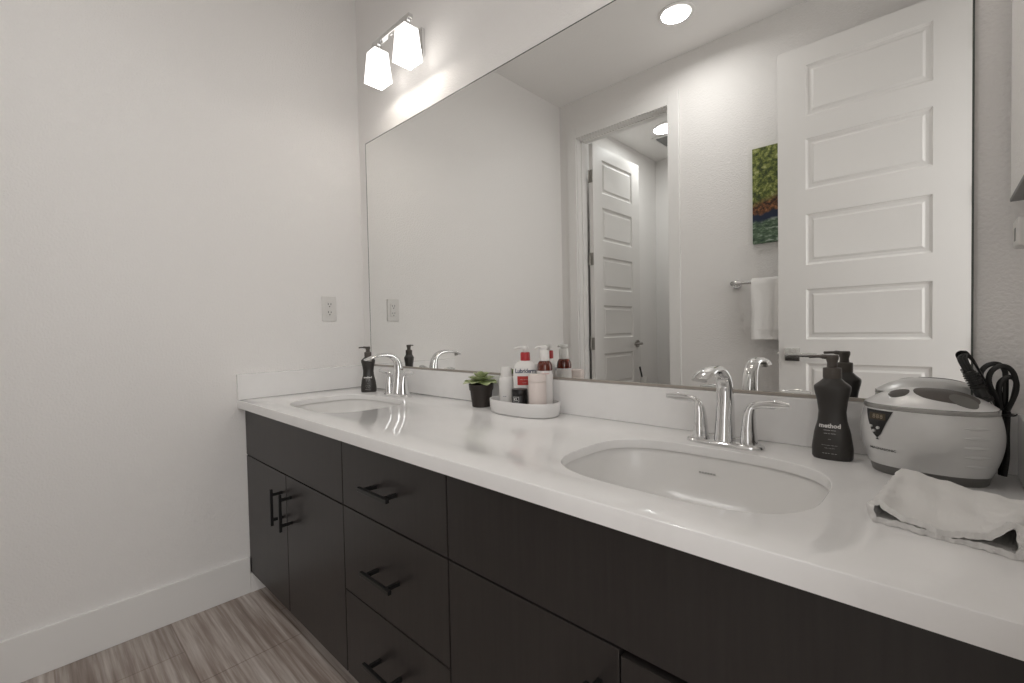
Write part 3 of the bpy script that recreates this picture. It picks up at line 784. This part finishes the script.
# ------------------------------------------------------------------ towel bar, towel, picture on the wall behind the camera
tb = thing('towel_bar', 'chrome towel bar on the wall beside the closet door', 'towel bar', (1.24, YF, 1.300))
b = MB(); b.tube([(0, .069, 0), (.457, .069, 0)], .0085, 16); b.build('rod', M_chrome, tb)
for x in (0, .457):
    b = MB(); b.tube([(x, 0, 0), (x, .007, 0), (x, .009, 0)], [.026, .026, .022], 28); b.tube([(x, .008, 0), (x, .055, 0), (x, .062, 0), (x, .080, 0)], [.010, .010, .0125, .0125], 18); b.build('post', M_chrome, tb)
tw = thing('hand_towel', 'white hand towel folded over the chrome towel bar', 'towel', (1.445, YF+.069, 1.300))
def towel():
    b = MB(); rings = []; n = 40
    path = [(.013, -.10-.2*k/8) for k in range(8, 0, -1)]
    path = [(.0165, -.312+.29*k/14) for k in range(15)]+[(.0165*math.cos(a), .0165*math.sin(a)) for a in [PI*k/8 for k in range(1, 8)]]+[(-.0165, -.022-.25*k/12) for k in range(13)]
    for side in (0, 1):
        g = []
        for k, (y, z) in enumerate(path):
            a = path[max(k-1, 0)]; c = path[min(k+1, len(path)-1)]; ty, tz = c[0]-a[0], c[1]-a[1]; ln = math.hypot(ty, tz)
            ny, nz = tz/ln, -ty/ln; o_ = .0045 if side == 0 else -.0045
            row = []
            for i in range(n+1):
                u = i/n; x = -.105+.21*u
                fold = (.0035*math.sin(u*9+.6)+.002*math.sin(u*21))*min(1, max(0, -z)/.12)
                rim = .0012 if abs(z+.262) < .012 and y > 0 else 0
                row.append((x+.002*math.sin(z*30), y+fold*(1 if y > 0 else .3)+ny*(o_), z+nz*(o_)))
            g.append(row)
        rings.append(g)
    A, B = rings
    b.loft(A, closed=False); b.loft(B, closed=False)
    b.loft([A[0], B[0]], closed=False); b.loft([A[-1], B[-1]], closed=False)
    b.loft([[r_[0] for r_ in A], [r_[0] for r_ in B]], closed=False); b.loft([[r_[-1] for r_ in A], [r_[-1] for r_ in B]], closed=False)
    bmesh.ops.remove_doubles(b.bm, verts=b.bm.verts, dist=1e-6)
    return b
towel().build('towel', M_terry, tw, angle=70)
b = MB(); b.box(-.1035, .1045, .0215, .0245, -.262, -.257); b.build('border_stripe', M_terry, tw)
pc = thing('canvas_picture', 'narrow canvas picture of green leaves above a stream', 'picture', (1.33, YF, 1.515))
MB().box(0, .30, .0005, .02, 0, .52, .001).build('canvas', M_art, pc)

# ------------------------------------------------------------------ ceiling fittings
def can(label, x, y):
    r = thing('recessed_light', label, 'ceiling light', (x, y, ZC), group='recessed ceiling lights')
    MB().lathe([(.094, 0), (.094, -.004), (.088, -.008), (.074, -.006), (.070, -.002)], n=48, cap1=False, cap0=False).build('trim_ring', M_trim, r)
    MB().lathe([(.0735, -.0035), (.05, -.005), (.002, -.0055)], n=40).build('lens', M_lens, r)
    return r
can('round recessed ceiling light reflected at the top of the mirror', 1.07, -1.27)
can('round recessed ceiling light inside the toilet closet', .43, -2.54)
vt = thing('ceiling_vent', 'square grey exhaust vent in the closet ceiling', 'vent', (.375, -2.81, ZC))
b = MB(); b.box(-.14, .14, -.14, -.115, -.014, 0, .003); b.box(-.14, .14, .115, .14, -.014, 0, .003); b.box(-.14, -.115, -.115, .115, -.014, 0); b.box(.115, .14, -.115, .115, -.014, 0); b.build('frame', M_trim, vt)
b = MB()
for k in range(11): y = -.108+.0216*k; b.box(-.115, .115, y-.006, y+.006, -.010, -.004)
b.build('grille', M_vent, vt)

# ------------------------------------------------------------------ in the closet: brush holder
tbh = thing('toilet_brush', 'white toilet brush holder with a dark slanted handle in the closet', 'toilet brush', (.275, -2.40, 0))
MB().lathe([(.055, 0), (.058, .004), (.050, .10), (.034, .35), (.030, .62), (.031, .650), (.027, .650), (.026, .62)], n=32, cap1=False).build('holder', M_white, tbh)
b = MB(); b.tube([(0, 0, .30), (-.012, 0, .63), (-.032, .006, .735)], [.006, .007, .0075], 12); b.build('handle', M_bristle, tbh)
